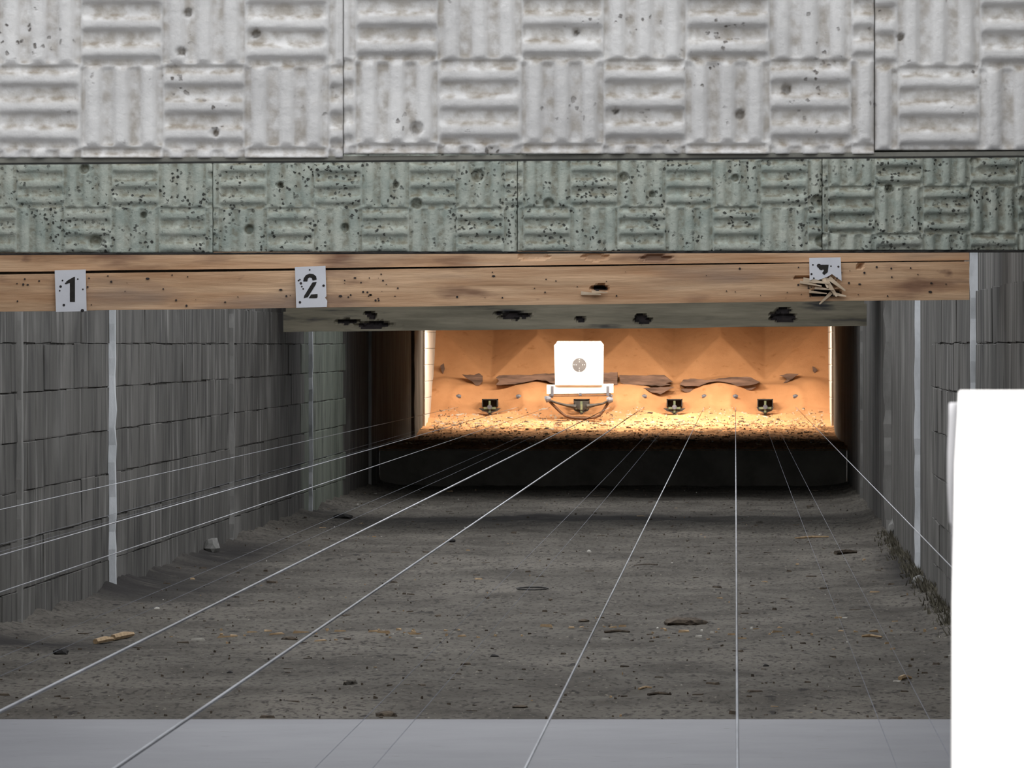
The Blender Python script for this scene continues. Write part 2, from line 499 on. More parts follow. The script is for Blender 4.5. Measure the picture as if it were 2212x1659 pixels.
def ridge_panel(name, x0, z0, d, height, col0, row0, parity, m, parent, thick=0.05, amp=0.024, holes=(), seed=0, width=PW):
    step = 0.0058
    nu, nv = int(width / step) + 1, int(height / step) + 1
    g = 0.0015
    u = np.linspace(g, width - g, nu)
    v = np.linspace(0, height, nv)
    U, Vv = np.meshgrid(u, v)
    cu = (U - col0) / BK
    cv = (Vv - row0) / BK
    ci, cj = np.floor(cu), np.floor(cv)
    fu, fv = cu - ci, cv - cj
    horiz = ((ci + cj + parity) % 2) == 0
    rs = np.random.RandomState(seed)

    def prof(t):
        return 0.5 + 0.5 * np.tanh(2.0 * np.cos(2 * np.pi * t * 3 + math.pi)) / math.tanh(2.0)
    wob = 0.010 * vnoise((U, Vv), 14, seed + 5, 2)
    H = np.where(horiz, prof(fv + wob), prof(fu + wob))
    # flat borders round each square
    e = np.where(horiz, np.minimum(fu, 1 - fu), np.minimum(fv, 1 - fv))
    k = np.clip(e / 0.06, 0, 1)
    k = k * k * (3 - 2 * k)
    H = H * k + 0.55 * (1 - k)
    ridgev = rs.uniform(0.75, 1.05, (40, 40))
    H *= ridgev[(cj.astype(int) % 40), (ci.astype(int) % 40)]
    H = H * amp + 0.006 * vnoise((U, Vv), 22, seed + 1, 4) + 0.004 * vnoise((U, Vv), 5, seed + 2, 2)
    # plain margins at the panel's sides
    em = np.minimum(U, width - U)
    H = np.where(em < 0.012, H * 0.7, H)
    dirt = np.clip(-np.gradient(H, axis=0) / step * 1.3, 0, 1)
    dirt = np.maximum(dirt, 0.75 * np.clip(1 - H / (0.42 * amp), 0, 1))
    for hx, hz, hr in holes:
        dd = np.sqrt((U + x0 - hx) ** 2 + (Vv + z0 - hz) ** 2) / hr
        wgt = np.clip(1.25 - dd, 0, 1)
        H -= 0.03 * np.clip(wgt * 2.5, 0, 1)
        dirt = np.maximum(dirt, np.clip(wgt * 4, 0, 1))
    X = U + x0
    Y = d - H
    Z = Vv + z0
    V = np.stack([X, Y, Z], -1)
    # wrap the border back to give the slab its thickness
    full = np.zeros((nv + 2, nu + 2, 3))
    full[1:-1, 1:-1] = V
    full[0, 1:-1] = V[0]; full[-1, 1:-1] = V[-1]
    full[1:-1, 0] = V[:, 0]; full[1:-1, -1] = V[:, -1]
    full[0, 0] = V[0, 0]; full[0, -1] = V[0, -1]; full[-1, 0] = V[-1, 0]; full[-1, -1] = V[-1, -1]
    for sl in (np.s_[0, :], np.s_[-1, :], np.s_[:, 0], np.s_[:, -1]):
        full[sl][..., 1] = d + thick
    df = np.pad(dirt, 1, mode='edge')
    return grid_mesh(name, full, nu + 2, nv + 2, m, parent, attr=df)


def baffle(name, d, bottom_l, bottom_r, seams, params, m, label, holes_px, seed, lip=10, lipm='lip', amps=(.023,) * 6):
    """bottom y pixels at x=0 and x=2212, seams in px, params per panel (col0 px, row boundary px, parity)"""
    s = d / F
    tilt = math.atan2(-(bottom_r - bottom_l), 2212)
    zc = EYE - (bottom_l - VY) * s          # at px x=0
    root = empty(name, (0, d, 0))
    tag(root, label, 'baffle')
    for i, (px, (c0, rowpx, par)) in enumerate(zip(seams, params)):
        x0 = (px - VX) * s
        xc = px + PW / s / 2
        bot = bottom_l + (bottom_r - bottom_l) * xc / 2212
        z0 = EYE - (bot - VY) * s
        row0 = (bot - rowpx) * s
        holes = [((hx - VX) * s, EYE - (hy - VY) * s, hr * s) for hx, hy, hr in holes_px if px < hx < px + PW / s]
        xs = max(x0, XL + 0.01)
        width = min(x0 + PW, XR - 0.01) - xs
        c0 += (x0 - xs) / s
        x0 = xs
        o = ridge_panel('panel', x0, z0, 0, 0.88, (c0 - px) * s, row0, par, m, root, holes=holes, seed=seed + i, width=width, amp=amps[i])
    boxo('backing_slab', XL + 0.005, XR - 0.005, 0.055, 0.22, EYE - (bottom_r - VY) * s, EYE - (bottom_r - VY) * s + 0.95, 'lip', root)
    bm = bmesh.new()
    za, zb = [EYE - (bottom_l + (bottom_r - bottom_l) * (x / s + VX) / 2212 - VY) * s for x in (XL + .005, XR - .005)]
    xa_, xb_ = XL + .005, XR - .005
    prism(bm, [(xa_, za - lip * s), (xb_, zb - lip * s), (xb_, zb - 0.001), (xa_, za - 0.001)], -0.008, 0.2)
    obj('bottom_rail', bm, lipm, root)
    return root


D1, D2 = 18.7, 32.6
w1 = PW * F / D1
w2 = PW * F / D2
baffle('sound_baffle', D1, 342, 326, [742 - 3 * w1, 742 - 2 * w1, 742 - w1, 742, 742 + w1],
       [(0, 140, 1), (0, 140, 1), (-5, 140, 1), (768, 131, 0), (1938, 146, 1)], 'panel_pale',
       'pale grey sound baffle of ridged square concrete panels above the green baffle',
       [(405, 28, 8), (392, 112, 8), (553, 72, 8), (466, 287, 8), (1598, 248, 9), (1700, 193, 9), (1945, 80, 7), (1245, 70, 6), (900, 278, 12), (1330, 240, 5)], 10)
baffle('sound_baffle', D2, 546, 540, [460 - 2 * w2, 460 - w2, 460, 460 + w2, 460 + 2 * w2],
       [(0, 448, 0), (36, 448, 0), (474, 448, 0), (1130, 447, 1), (1788, 402, 1)], 'panel_green',
       'greenish weathered sound baffle of pitted ridged panels just above the tan timber beam',
       [(183, 365, 9), (205, 523, 13), (745, 492, 8), (538, 496, 9), (1032, 380, 12), (1347, 383, 9), (1185, 440, 10), (1588, 385, 7),
        (1765, 435, 12), (1775, 522, 12), (900, 440, 10), (1920, 408, 8), (2105, 350, 9), (855, 400, 6), (605, 400, 6), (310, 465, 6), (1410, 420, 6)], 30, lip=4, lipm='damp_shade', amps=(.014, .014, .015, .019, .024))


# ------------------------------------------------------------------ timber beams
def plank(name, xa, xb, ztop, zbot, d, thick, m, parent, dents=(), seed=0, wob=0.004, step=0.012):
    """front-faced plank whose top and bottom edges are lines (z at xa, z at xb); dents (x,z,rx,rz,depth)"""
    nu = int((xb - xa) / step) + 1
    nv = max(6, int(max(ztop[0] - zbot[0], ztop[1] - zbot[1]) / step) + 1)
    u = np.linspace(xa, xb, nu)
    t = np.linspace(0, 1, nv)
    U, T = np.meshgrid(u, t)
    k = (U - xa) / (xb - xa)
    zb = zbot[0] + (zbot[1] - zbot[0]) * k
    zt = ztop[0] + (ztop[1] - ztop[0]) * k
    zb = zb + wob * vnoise((U, U * 0), 2.5, seed, 4)
    zt = zt + wob * vnoise((U, U * 0 + 9), 2.5, seed + 3, 4)
    Z = zb + (zt - zb) * T
    Y = d + 0.006 * vnoise((U * 0.4, Z * 5), 5, seed + 1, 4)
    deep = np.zeros_like(Y)
    for x, z, rx, rz, dep in dents:
        n = vnoise((U * 0.5, Z * 2), 22, seed + 11, 4) * 1.6
        dd = np.sqrt(((U - x) / rx) ** 2 + ((Z - z) / rz) ** 2) + n
        k_ = np.clip((1 - dd) * 4.0, 0, 1)
        Y += dep * k_
        deep = np.maximum(deep, k_ * (dep > 0.04))
    V = np.stack([U, Y, Z], -1)
    full = np.zeros((nv + 2, nu + 2, 3))
    full[1:-1, 1:-1] = V
    full[0, 1:-1] = V[0]; full[-1, 1:-1] = V[-1]
    full[1:-1, 0] = V[:, 0]; full[1:-1, -1] = V[:, -1]
    full[0, 0] = V[0, 0]; full[0, -1] = V[0, -1]; full[-1, 0] = V[-1, 0]; full[-1, -1] = V[-1, -1]
    for sl in (np.s_[0, :], np.s_[-1, :], np.s_[:, 0], np.s_[:, -1]):
        full[sl][..., 1] = d + thick
    o = grid_mesh(name, full, nu + 2, nv + 2, [m, 'hole'], parent, smooth=False)
    dp = np.pad(deep, 1)
    fm = ((dp[:-1, :-1] + dp[1:, :-1] + dp[:-1, 1:] + dp[1:, 1:]) / 4 > 0.45).astype(np.int32)
    o.data.polygons.foreach_set('material_index', fm.reshape(-1))
    return o


DB = 36.0


def zb_(py, d):
    return EYE - (py - VY) * d / F


def line_y(y0, y1, px):      # y at px for a line given at x=0 and x=2095
    return y0 + (y1 - y0) * px / 2095.0


XA = XL + 0.03
xb = (2094 - VX) * DB / F
pxA = XA * F / DB + VX
beam = tag(empty('timber_beam', (0, 0, 0)), 'tan timber beam of two stacked planks carrying the number plates', 'beam')


def bd(px, py, rx, ry, dep, d=DB):
    p = P(px, py, d)
    return (p.x, p.z, rx * d / F, ry * d / F, dep)


plank('upper_plank', XA, xb, (2.42, 2.42), (zb_(line_y(587, 562, pxA), DB), zb_(562, DB)), DB + 0.016, 0.08, 'wood', beam,
      [bd(1150, 552, 30, 8, .02), bd(1285, 556, 40, 9, .02), bd(1420, 556, 30, 7, .02)], 3)
plank('lower_plank', XA, xb, (zb_(line_y(593, 564, pxA), DB), zb_(564, DB)), (zb_(line_y(673, 647, pxA), DB), zb_(647, DB)), DB, 0.09, 'wood', beam,
      [bd(1298, 622, 20, 6, .07), bd(1785, 612, 34, 14, .05), bd(1770, 632, 22, 7, .07), bd(1735, 600, 22, 4, .03), bd(1800, 634, 18, 6, .07),
       bd(1858, 575, 8, 6, .03)], 8)
bm = bmesh.new()
for _ in range(110):
    mx, my = rnd.uniform(0, 2080), rnd.uniform(6, 74)
    if rnd.random() < 0.45:
        mx = rnd.gauss(rnd.choice((152, 760, 1776)), 70)
    my += line_y(593, 564, mx)
    c_ = P(mx, my, DB)
    rr_ = rnd.uniform(0.6, 2.6) * DB / F
    if c_.x > xb - 0.02:
        continue
    st_ = rnd.choice((1, 1, 1.8))
    prism(bm, [(c_.x + st_ * rr_ * math.cos(a * 1.047), c_.z + rr_ * math.sin(a * 1.047)) for a in range(6)], DB - 0.005, DB + 0.004)
obj('shot_marks', bm, 'hole', beam)['kind'] = 'stuff'
# pale torn splinters round the shot-up plate and the lone hole
bm = bmesh.new()


def sliver(bm, a, b, wa, d0, d1):
    a3, b3 = P(a[0], a[1], d0), P(b[0], b[1], d1)
    t = (b3 - a3).normalized()
    n = t.cross(Vector((0, 1, 0))).normalized() * wa * DB / F
    th = Vector((0, 0.008, 0))
    v = [bm.verts.new(q) for q in (a3 - n, a3 + n, b3 + n * .35, b3 - n * .35, a3 - n + th, a3 + n + th, b3 + n * .35 + th, b3 - n * .35 + th)]
    for f in ((0, 1, 2, 3), (7, 6, 5, 4), (0, 4, 5, 1), (1, 5, 6, 2), (2, 6, 7, 3), (3, 7, 4, 0)):
        bm.faces.new([v[i] for i in f])


SPL = [((1796, 632), (1770, 657), 4), ((1778, 598), (1808, 640), 7), ((1735, 604), (1790, 612), 5), ((1728, 609), (1775, 618), 3),
       ((1790, 600), (1826, 628), 5), ((1760, 622), (1800, 626), 3), ((1775, 590), (1788, 622), 5), ((1800, 634), (1828, 640), 4),
       ((1748, 630), (1786, 634), 3), ((1255, 633), (1298, 636), 4), ((1278, 630), (1312, 632), 3)]
for s in SPL:
    bm = bmesh.new()
    sliver(bm, s[0], s[1], s[2], DB - 0.012, DB - 0.03)
    obj('splinter', bm, 'splinter', beam)

D3 = 66.5
beam2 = tag(empty('weathered_plank', (0, 0, 0)), 'grey weathered shot-through plank hanging in front of the lit sand', 'beam')
xa2, xb2 = (612 - VX) * D3 / F, (1872 - VX) * D3 / F
plank('plank', xa2, xb2, (zb_(674, D3), zb_(656, D3)), (zb_(717, D3), zb_(704, D3)), D3, 0.09, 'wood_grey', beam2,
      [bd(750, 694, 26, 6, .07, D3), bd(810, 702, 50, 7, .07, D3), bd(800, 682, 14, 10, .07, D3), bd(1112, 681, 32, 9, .07, D3), bd(1385, 688, 20, 10, .07, D3),
       bd(1692, 684, 32, 9, .07, D3), bd(1690, 670, 20, 4, .05, D3), bd(1250, 690, 12, 4, .05, D3)], 15, step=0.02, wob=0.008)
plank('back_plank', xa2 + 0.02, xb2 - 0.02, (2.3, 2.3), (zb_(676, D3), zb_(660, D3)), D3 + 0.06, 0.04, 'wood_grey', beam2, [], 17, step=0.05)

# ------------------------------------------------------------------ number plates
STEN = {
    '1': [[(-3, -24), (8, -30), (10, -30), (10, 24), (-1, 24), (-1, -17), (-9, -14), (-9, -20)]],
    '2': [[(-16, -12), (-15, -19), (-10, -26), (-2, -29), (6, -28), (12, -23), (13, -16), (4, -14), (3, -19), (-2, -21), (-6, -18), (-7, -12)],
          [(4, -10), (13, -11), (11, -5), (-6, 22), (-15, 24), (-14, 19)],
          [(-4, 24), (1, 16), (15, 15), (15, 22), (13, 24)]],
    '4': [[(2, -26), (14, -26), (12, -10), (4, -4), (0, -8), (4, -14), (2, -16), (-2, -14), (-7, -17), (-8, -22), (-3, -26)]],
}


def number_plate(digit, corners, centre, label, marks, jag=None, d=DB - 0.02):
    root = empty('number_plate', P(centre[0], centre[1], d))
    tag(root, label, 'sign', 'number plates on the timber beam')
    o = P(centre[0], centre[1], d)
    s = d / F

    def loc(px, py):
        return ((px - centre[0]) * s, -(py - centre[1]) * s)
    bm = bmesh.new()
    prism(bm, [loc(*c) for c in corners], 0, 0.004)
    obj('plate', bm, 'plate', root)
    for i, poly in enumerate(STEN[digit]):
        bm = bmesh.new()
        prism(bm, [loc(centre[0] + x, centre[1] + y) for x, y in poly], -0.0012, 0.0008)
        obj('digit_stroke', bm, 'black', root)
    bm = bmesh.new()
    for mx, my, r in marks:
        cx, cz = loc(mx, my)
        prism(bm, [(cx + r * s * math.cos(a * 1.047), cz + r * s * math.sin(a * 1.047)) for a in range(6)], -0.001, 0.001)
    obj('shot_marks', bm, 'hole', root)['kind'] = 'stuff'
    return root


number_plate('1', [(118, 584), (185, 582), (187, 672), (121, 674)], (152, 628), 'white number plate with a single upright black stroke, a one',
             [(131, 619, 3), (142, 612, 2), (135, 606, 2), (168, 603, 2), (179, 625, 2), (138, 659, 3), (178, 671, 4), (129, 628, 2)])
number_plate('2', [(637, 577), (703, 574), (705, 640), (702, 643), (707, 650), (706, 663), (640, 665)], (671, 620), 'white number plate with a curved stencilled two above the grey plank end',
             [(648, 604, 2), (650, 612, 3), (652, 619, 2), (655, 624, 2), (669, 583, 2), (699, 617, 3), (648, 653, 3), (657, 606, 2), (645, 606, 2)])
number_plate('4', [(1748, 557), (1816, 556), (1818, 607), (1808, 600), (1797, 592), (1789, 597), (1779, 601), (1768, 605), (1756, 603), (1749, 606)], (1776, 598),
             'half shot-away white number plate with splintered wood below', [(1756, 572, 2), (1753, 592, 2.5), (1758, 601, 2), (1795, 575, 2), (1811, 576, 2.5), (1769, 574, 5), (1808, 601, 2)])

# ------------------------------------------------------------------ white board close to the firing point
DW = 8.0
board = tag(empty('white_board', (0.7, DW, 0.012)), 'blank white board standing in front of the right-hand block wall', 'board')


def bpx(px, py):
    p = P(px, py, DW)
    return (p.x - 0.7, p.z - 0.012)


bm = bmesh.new()
out = [bpx(2070, 848), bpx(2074, 843), (0.42, bpx(0, 843)[1]), (0.42, 0.05), bpx(2055, 3900)[:1] + (0.05,), bpx(2055, 1659), bpx(2056, 1300), bpx(2060, 1130), bpx(2062, 1000), bpx(2068, 900)]
prism(bm, out, -0.006, 0.006)
obj('front_sheet', bm, 'white', board)
bm = bmesh.new()
out2 = [bpx(2051, 874), bpx(2053, 870), (0.40, bpx(0, 870)[1]), (0.40, 0.4), bpx(2062, 2600), bpx(2056, 1136), bpx(2052, 1128), bpx(2050, 1095), bpx(2048, 1050), bpx(2048, 980), bpx(2050, 930)]
prism(bm, out2, 0.02, 0.03)
obj('rear_sheet', bm, 'card_grey', board)
for sx_ in (-0.18, 0.18):
    boxo('post', sx_ - 0.02, sx_ + 0.02, 0.031, 0.06, 0.04, 1.5, 'grey_steel', board)
    boxo('foot', sx_ - 0.06, sx_ + 0.06, -0.2, 0.3, 0, 0.04, 'grey_steel', board)

# unseen lamp added under the hut roof to overexpose the board
lampf = tag(empty('added_board_lamp', (0.55, 6.9, 3.0)), 'unseen fluorescent lamp added under the hut roof to brighten the white board', 'lamp')
bm = bmesh.new()
box(bm, -0.6, 0.6, -0.08, 0.08, -0.09, 0.0, 0.01)
obj('housing', bm, 'plate', lampf)
ld = bpy.data.lights.new('added_board_tube', 'AREA')
ld.shape = 'RECTANGLE'
ld.size, ld.size_y = 1.1, 0.1
ld.energy = 85
ld.color = (1, 0.98, 0.95)
lo = link(bpy.data.objects.new('added_tube_light', ld), lampf)
lo.location = (0, 0, -0.1)
lo.rotation_euler = (math.radians(35), 0, 0)

# ------------------------------------------------------------------ target house: bank, sand, planks
sy = np.concatenate([np.linspace(85.42, 98.6, 200), np.linspace(98.63, 104.6, 230)])
sx = np.linspace(XL - 0.02, XR + 0.02, 300)
SY, SX = np.meshgrid(sy, sx, indexing='ij')


def sand_height(X, Y):
    # earth apron rising slowly, then the sand slope
    ap = np.interp(Y, [85.6, 93.5, 95.5, 97, 98.2, 99.2], [0.50, 0.48, 0.51, 0.57, 0.66, 0.80])
    s = Y - 99.2
    mid = 0.80 + 0.50 * np.maximum(s, 0)
    up = np.maximum(s - 0.85, 0)
    z = np.where(s > 0, mid, ap) + up * 0.34
    lanes = np.array(LANES)
    dx = np.min(np.abs(X[..., None] - lanes), -1)
    # rounded mounds between the lanes in front of the planks
    m = np.exp(-((dx - 0.66) / 0.34) ** 2) * np.exp(-((s - 0.45) / 0.42) ** 2)
    z += 0.17 * m
    # bowls shot out in front of each pulley station
    r = np.sqrt(dx ** 2 + ((s - 0.02) * 0.8) ** 2)
    z -= 0.12 * np.clip(1 - r / 0.5, 0, 1) ** 0.8
    z += 0.035 * np.exp(-((r - 0.52) / 0.07) ** 2)
    # funnels of slipped sand above the planks
    k = np.clip((up * 0.80 - dx * 0.96), 0, None)
    z -= 0.42 * k
    near = np.clip((99.3 - Y) / 0.8, 0.0, 1)
    z += (0.02 + 0.05 * near) * vnoise((X, Y), 3.2, 77, 4) + 0.02 * near * vnoise((X, Y), 13, 78, 3) + 0.03 * vnoise((X, Y), 0.9, 79, 2)
    return z


SZ = sand_height(SX, SY)
SZ[0] = 0.44
SZ[1:5] -= np.array([0.03, 0.02, 0.012, 0.005])[:, None]
sand = grid_mesh('sand_bank', np.stack([SX, SY, SZ], -1), len(sx), len(sy), ['sand', 'mulch'])
mi = np.zeros((len(sy) - 1, len(sx) - 1), dtype=np.int32)
mixn = vnoise((SX, SY), 2.2, 90, 4)[:-1, :-1]
fine_n = vnoise((SX, SY), 12.0, 91, 2)[:-1, :-1]
mi[(SY[:-1, :-1] + mixn * 2.5 + fine_n * 2.5) < 97.1] = 1
sand.data.polygons.foreach_set('material_index', mi.reshape(-1))
tag(sand, 'orange sand bank that stops the bullets, brown litter at its foot', 'sand', kind='structure')


def sand_z(x, y):
    fi = float(np.interp(y, sy, np.arange(len(sy))))
    i = min(int(fi), len(sy) - 2)
    j = min(max(int(round((x - sx[0]) / (sx[1] - sx[0]))), 0), len(sx) - 1)
    return float(SZ[i, j] + (SZ[i + 1, j] - SZ[i, j]) * (fi - i))


tag(boxo('trim_4', XL, XR, 85.43, 85.62, -0.2, 0.455, 'bank'), 'low dark wall across the range in front of the sand', 'wall', kind='structure')


def sand_hit(px, py, lo=98.0, hi=104.4):
    """point where the view ray meets the sand"""
    y = lo
    while y < hi:
        p = P(px, py, y)
        if p.z <= sand_z(p.x, y):
            return p
        y += 0.02
    return P(px, py, hi)


# rotten planks half buried in the sand
PLK = [
    ('rotten wedge of dark plank lying left of the long buried plank', [(998, 809), (1024, 810), (1034, 806), (1042, 812), (1042, 824), (1036, 832), (1028, 833), (1020, 824)], 0),
    ('long dark rotten plank buried in sand behind the white target', [(1071, 815), (1078, 811), (1140, 810), (1200, 806), (1305, 805), (1333, 804), (1334, 831), (1305, 832), (1240, 834), (1196, 829), (1180, 822), (1160, 820), (1120, 828), (1080, 832), (1071, 831), (1078, 823)], 0),
    ('dark rotten plank with a splintered tip next to the white target', [(1338, 810), (1380, 811), (1434, 810), (1442, 816), (1453, 825), (1438, 828), (1450, 831), (1430, 834), (1380, 831), (1348, 830), (1340, 826)], 0),
    ('dark rotten plank half covered by a sand mound above two pulley stations', [(1468, 831), (1476, 820), (1500, 818), (1530, 821), (1560, 817), (1590, 814), (1622, 815), (1634, 822), (1642, 825), (1634, 829), (1610, 833), (1592, 834), (1575, 827), (1555, 824), (1530, 826), (1510, 834), (1480, 834)], 0),
    ('small dark wood wedge in the sand by the right-hand wall', [(1683, 811), (1700, 807), (1726, 808), (1712, 818), (1700, 826), (1692, 828), (1700, 819)], 0),
    ('low broken bit of plank under the splintered plank', [(1388, 838), (1420, 837), (1457, 836), (1440, 844), (1426, 852), (1404, 846)], -.05),
    ('tiny broken bit of plank beside another below the mound', [(1470, 841), (1485, 837), (1501, 838), (1490, 848), (1480, 847)], -.05),
    ('thin dark bit of plank under the sand-covered plank end', [(1604, 837), (1634, 836), (1624, 842), (1612, 842)], -.05),
    ('small dark chip stuck in sand by the bright wall strip', [(951, 790), (958, 785), (960, 797), (957, 808), (953, 800)], 0),
    ('small dark chip stuck in sand by the dark right wall', [(1755, 791), (1760, 793), (1766, 799), (1760, 806), (1756, 802)], 0),
]
for lab, pts, dy in PLK:
    cx = sum(p[0] for p in pts) / len(pts)
    cy = max(p[1] for p in pts)
    n_ = len(pts)
    ds = [sand_hit(x, y).y for x, y in pts]
    d = min(ds) - 0.01
    # jagged outline
    out = []
    for i in range(n_):
        a, b = pts[i], pts[(i + 1) % n_]
        L = math.hypot(b[0] - a[0], b[1] - a[1])
        k = max(1, int(L / 7))
        for j in range(k):
            t = j / k
            jx, jy = (rnd.uniform(-.8, .8), rnd.uniform(-1.0, 1.0)) if j else (0, 0)
            out.append((a[0] + (b[0] - a[0]) * t + jx, a[1] + (b[1] - a[1]) * t + jy))
    bm = bmesh.new()
    px_prism(bm, out, d, d, d + 0.35 if n_ > 8 else d + 0.12)
    o = obj('rotten_plank', bm, 'oldplank')
    tag(o, lab, 'plank', 'rotten planks in the sand')

# pulley stations
SIDE = ['lane of the number 1 plate', 'lane of the white target', 'lane next to the white target', 'lane beside the right-hand wall']
for i, lx in enumerate(LANES):
    d = 99.2
    s = d / F
    zc = EYE - (875 - VY) * s
    lx = (([1058, 1256, 1457, 1653][i]) - VX) * s
    root = tag(empty('pulley_station', (lx, d, zc)), 'dark pulley box with green bracket ending the ' + SIDE[i], 'pulley box', 'pulley boxes in the sand')
    bm = bmesh.new()
    W, Hh = 17 * s, 10 * s
    box(bm, -W, W, 0.24, 0.25, -Hh, Hh + 0.02)
    box(bm, -W, -W + 0.012, 0, 0.25, -0.02, Hh + .02)
    box(bm, W - 0.012, W, 0, 0.25, -0.02, Hh + .02)
    box(bm, -W, W, 0, 0.25, Hh + .008, Hh + 0.02)
    obj('box', bm, 'dark_steel', root)
    bm = bmesh.new()
    prism(bm, [(-24 * s, -7 * s), (24 * s, -7 * s), (16 * s, -13 * s), (6 * s, -16 * s), (0, -22 * s), (-6 * s, -16 * s), (-16 * s, -13 * s)] if i in (0, 2) else
          [(-19 * s, -4 * s), (19 * s, -4 * s), (15 * s, -12 * s), (5 * s, -16 * s), (0, -20 * s), (-5 * s, -16 * s), (-15 * s, -12 * s)], -0.02, 0.0)
    obj('shield_plate', bm, 'dark_steel', root)
    bm = bmesh.new()
    box(bm, -2.2 * s, 2.2 * s, -0.05, -0.03, -16 * s, 9 * s)
    obj('bracket_post', bm, 'green_steel', root)
    bm = bmesh.new()
    box(bm, -13 * s, 13 * s, -0.045, -0.022, -9 * s, -4 * s)
    obj('bracket_plate', bm, 'green_steel', root)
    bm = bmesh.new()
    tube(bm, [(0, -0.08, -4 * s), (0, -0.03, -4 * s)], 5 * s, 12)
    obj('pulley', bm, 'grey_steel', root)
    bm = bmesh.new()
    box(bm, -0.02, 0.02, 0.05, 0.09, -zc + 0.3, -0.02)
    obj('stake', bm, 'dark_steel', root)

# wires: two carriage wires and two thin return wires per lane
Z_W, Z_R, GA = 0.852, 0.76, 0.43
ends = [('the number 1 plate', 'left block wall', 'number 2 plate'), ('the number 2 plate', 'number 1 plate side', ''), ('', '', ''), ('the half shot plate', '', '')]
WL = [['taut steel carriage wire running closest along the long block wall', 'taut steel carriage wire under the number 1 plate lane on its inner side'],
      ['taut steel wire to the target roller nearer the long block wall', 'taut steel wire to the target roller nearer the white board'],
      ['taut steel carriage wire running to the anchor just beside the white target', 'taut steel carriage wire running to the anchor between two uncovered pulley boxes'],
      ['taut steel carriage wire under the half shot-away plate lane on its inner side', 'taut steel carriage wire that passes behind the white board']]
RL = ['thin slack return wire in the lane of the number 1 plate', 'thin slack return wire in the lane of the white target',
      'thin slack return wire in the lane between white target and broken plate', 'thin slack return wire in the lane of the half shot-away plate']
AL = ['small wire anchor stake in the sand beside the ' + q for q in
      ('bright left wall strip', 'first lane pulley box, target side', 'white target on its wedge plank side', 'white target on its splintered plank side',
       'splintered plank', 'sand mound of the third lane', 'sand mound of the last lane', 'right-hand wall')]
for i, lx in enumerate(LANES):
    for k, sg in enumerate((-1, 1)):
        x = lx + sg * GA
        bm = bmesh.new()
        n = 40
        pts = [(x, 3.0 + (99.6 - 3.0) * j / n, Z_W) for j in range(n + 1)]
        tube(bm, pts, ((0.0024, 0.0030), (0.0022, 0.0046), (0.0044, 0.0032), (0.0034, 0.0028))[i][k], 6)
        o = obj('carriage_wire', bm, 'steel', smooth=True)
        tag(o, WL[i][k], 'wire', 'carriage wires of the four lanes')
        # anchor stake in the sand
        hp = sand_hit(VX + x * F / 99.4, 860)
        a = tag(empty('wire_anchor', (x, hp.y, hp.z)), AL[i * 2 + k], 'anchor', 'wire anchors in the sand')
        bm = bmesh.new()
        tube(bm, [(0, 0, -0.3), (0, 0, 0.02)], 0.012, 6)
        obj('stake', bm, 'grey_steel', a)
        bm = bmesh.new()
        tube(bm, [(-0.035, 0, 0.02), (0.0, 0, 0.03), (0.035, 0, 0.022)], [0.02, 0.028, 0.018], 8)
        obj('pulley', bm, 'grey_steel', a)
        xr = lx + sg * 0.066 - (0.02 if i == 2 else 0)
        bm = bmesh.new()
        pts = [(xr, 3.0 + (99.1 - 3.0) * j / n, Z_R + 0.03 - 0.03 * math.sin(math.pi * j / n)) for j in range(n + 1)]
        tube(bm, pts, 0.0008, 5)
        o = obj('return_wire', bm, 'grey_steel', smooth=True)
        tag(o, RL[i], 'wire', 'return wires of the four lanes')
tr = tag(empty('wire_trestle', (0, 2.95, 0.012)), 'steel trestle that holds the wires at the firing point', 'trestle')
bm = bmesh.new()
box(bm, XL + 0.2, XR - 0.1, -0.04, 0.04, 0.78, 0.86)
obj('crossbar', bm, 'grey_steel', tr)
for x in (XL + 0.3, -1.5, XR - 0.2):
    bm = bmesh.new()
    box(bm, x - 0.04, x + 0.04, -0.04, 0.04, 0, 0.8)
    obj('leg', bm, 'grey_steel', tr)

# ------------------------------------------------------------------ target on its carriage
DT = 98.2
tgt = tag(empty('target_carriage', P(1256, 878, DT)), 'wire-borne carriage of bars and rollers holding the white target', 'carriage')
o0 = P(1256, 878, DT)
sT = DT / F


def tl(px, py):
    return ((px - 1256) * sT, -(py - 878) * sT)


bm = bmesh.new()
prism(bm, [tl(1181, 831), tl(1325, 829), tl(1325, 849), tl(1181, 851)], 0.01, 0.03)
obj('base_board', bm, 'white', tgt)
for x0, x1 in ((1190, 1196), (1310, 1316)):
    bm = bmesh.new()
    prism(bm, [tl(x0, 834), tl(x1, 834), tl(x1, 855), tl(x0, 855)], -0.01, 0.008)
    obj('clip', bm, 'grey_steel', tgt)
for yy_ in (851.5, 855.5):
    bm = bmesh.new()
    a, b = tl(1187, yy_), tl(1320, yy_ - 1)
    tube(bm, [(a[0], 0.02, a[1]), (b[0], 0.02, b[1])], 0.008, 8)
    obj('rail', bm, 'rust', tgt)
bm = bmesh.new()
c = tl(1253.5, 852)
box(bm, c[0] - 0.02, c[0] + 0.02, -0.01, 0.03, c[1] - 0.015, c[1] + 0.02)
obj('rail_clamp', bm, 'grey_steel', tgt)
for px, py in ((1184, 862), (1318, 864)):
    c = tl(px, py)
    bm = bmesh.new()
    tube(bm, [(c[0] - 0.04, -0.02, c[1] - 0.01), (c[0] - .015, -0.02, c[1]), (c[0] + 0.04, -0.02, c[1])], [0.045, 0.05, 0.03], 12)
    obj('roller', bm, 'grey_steel', tgt)
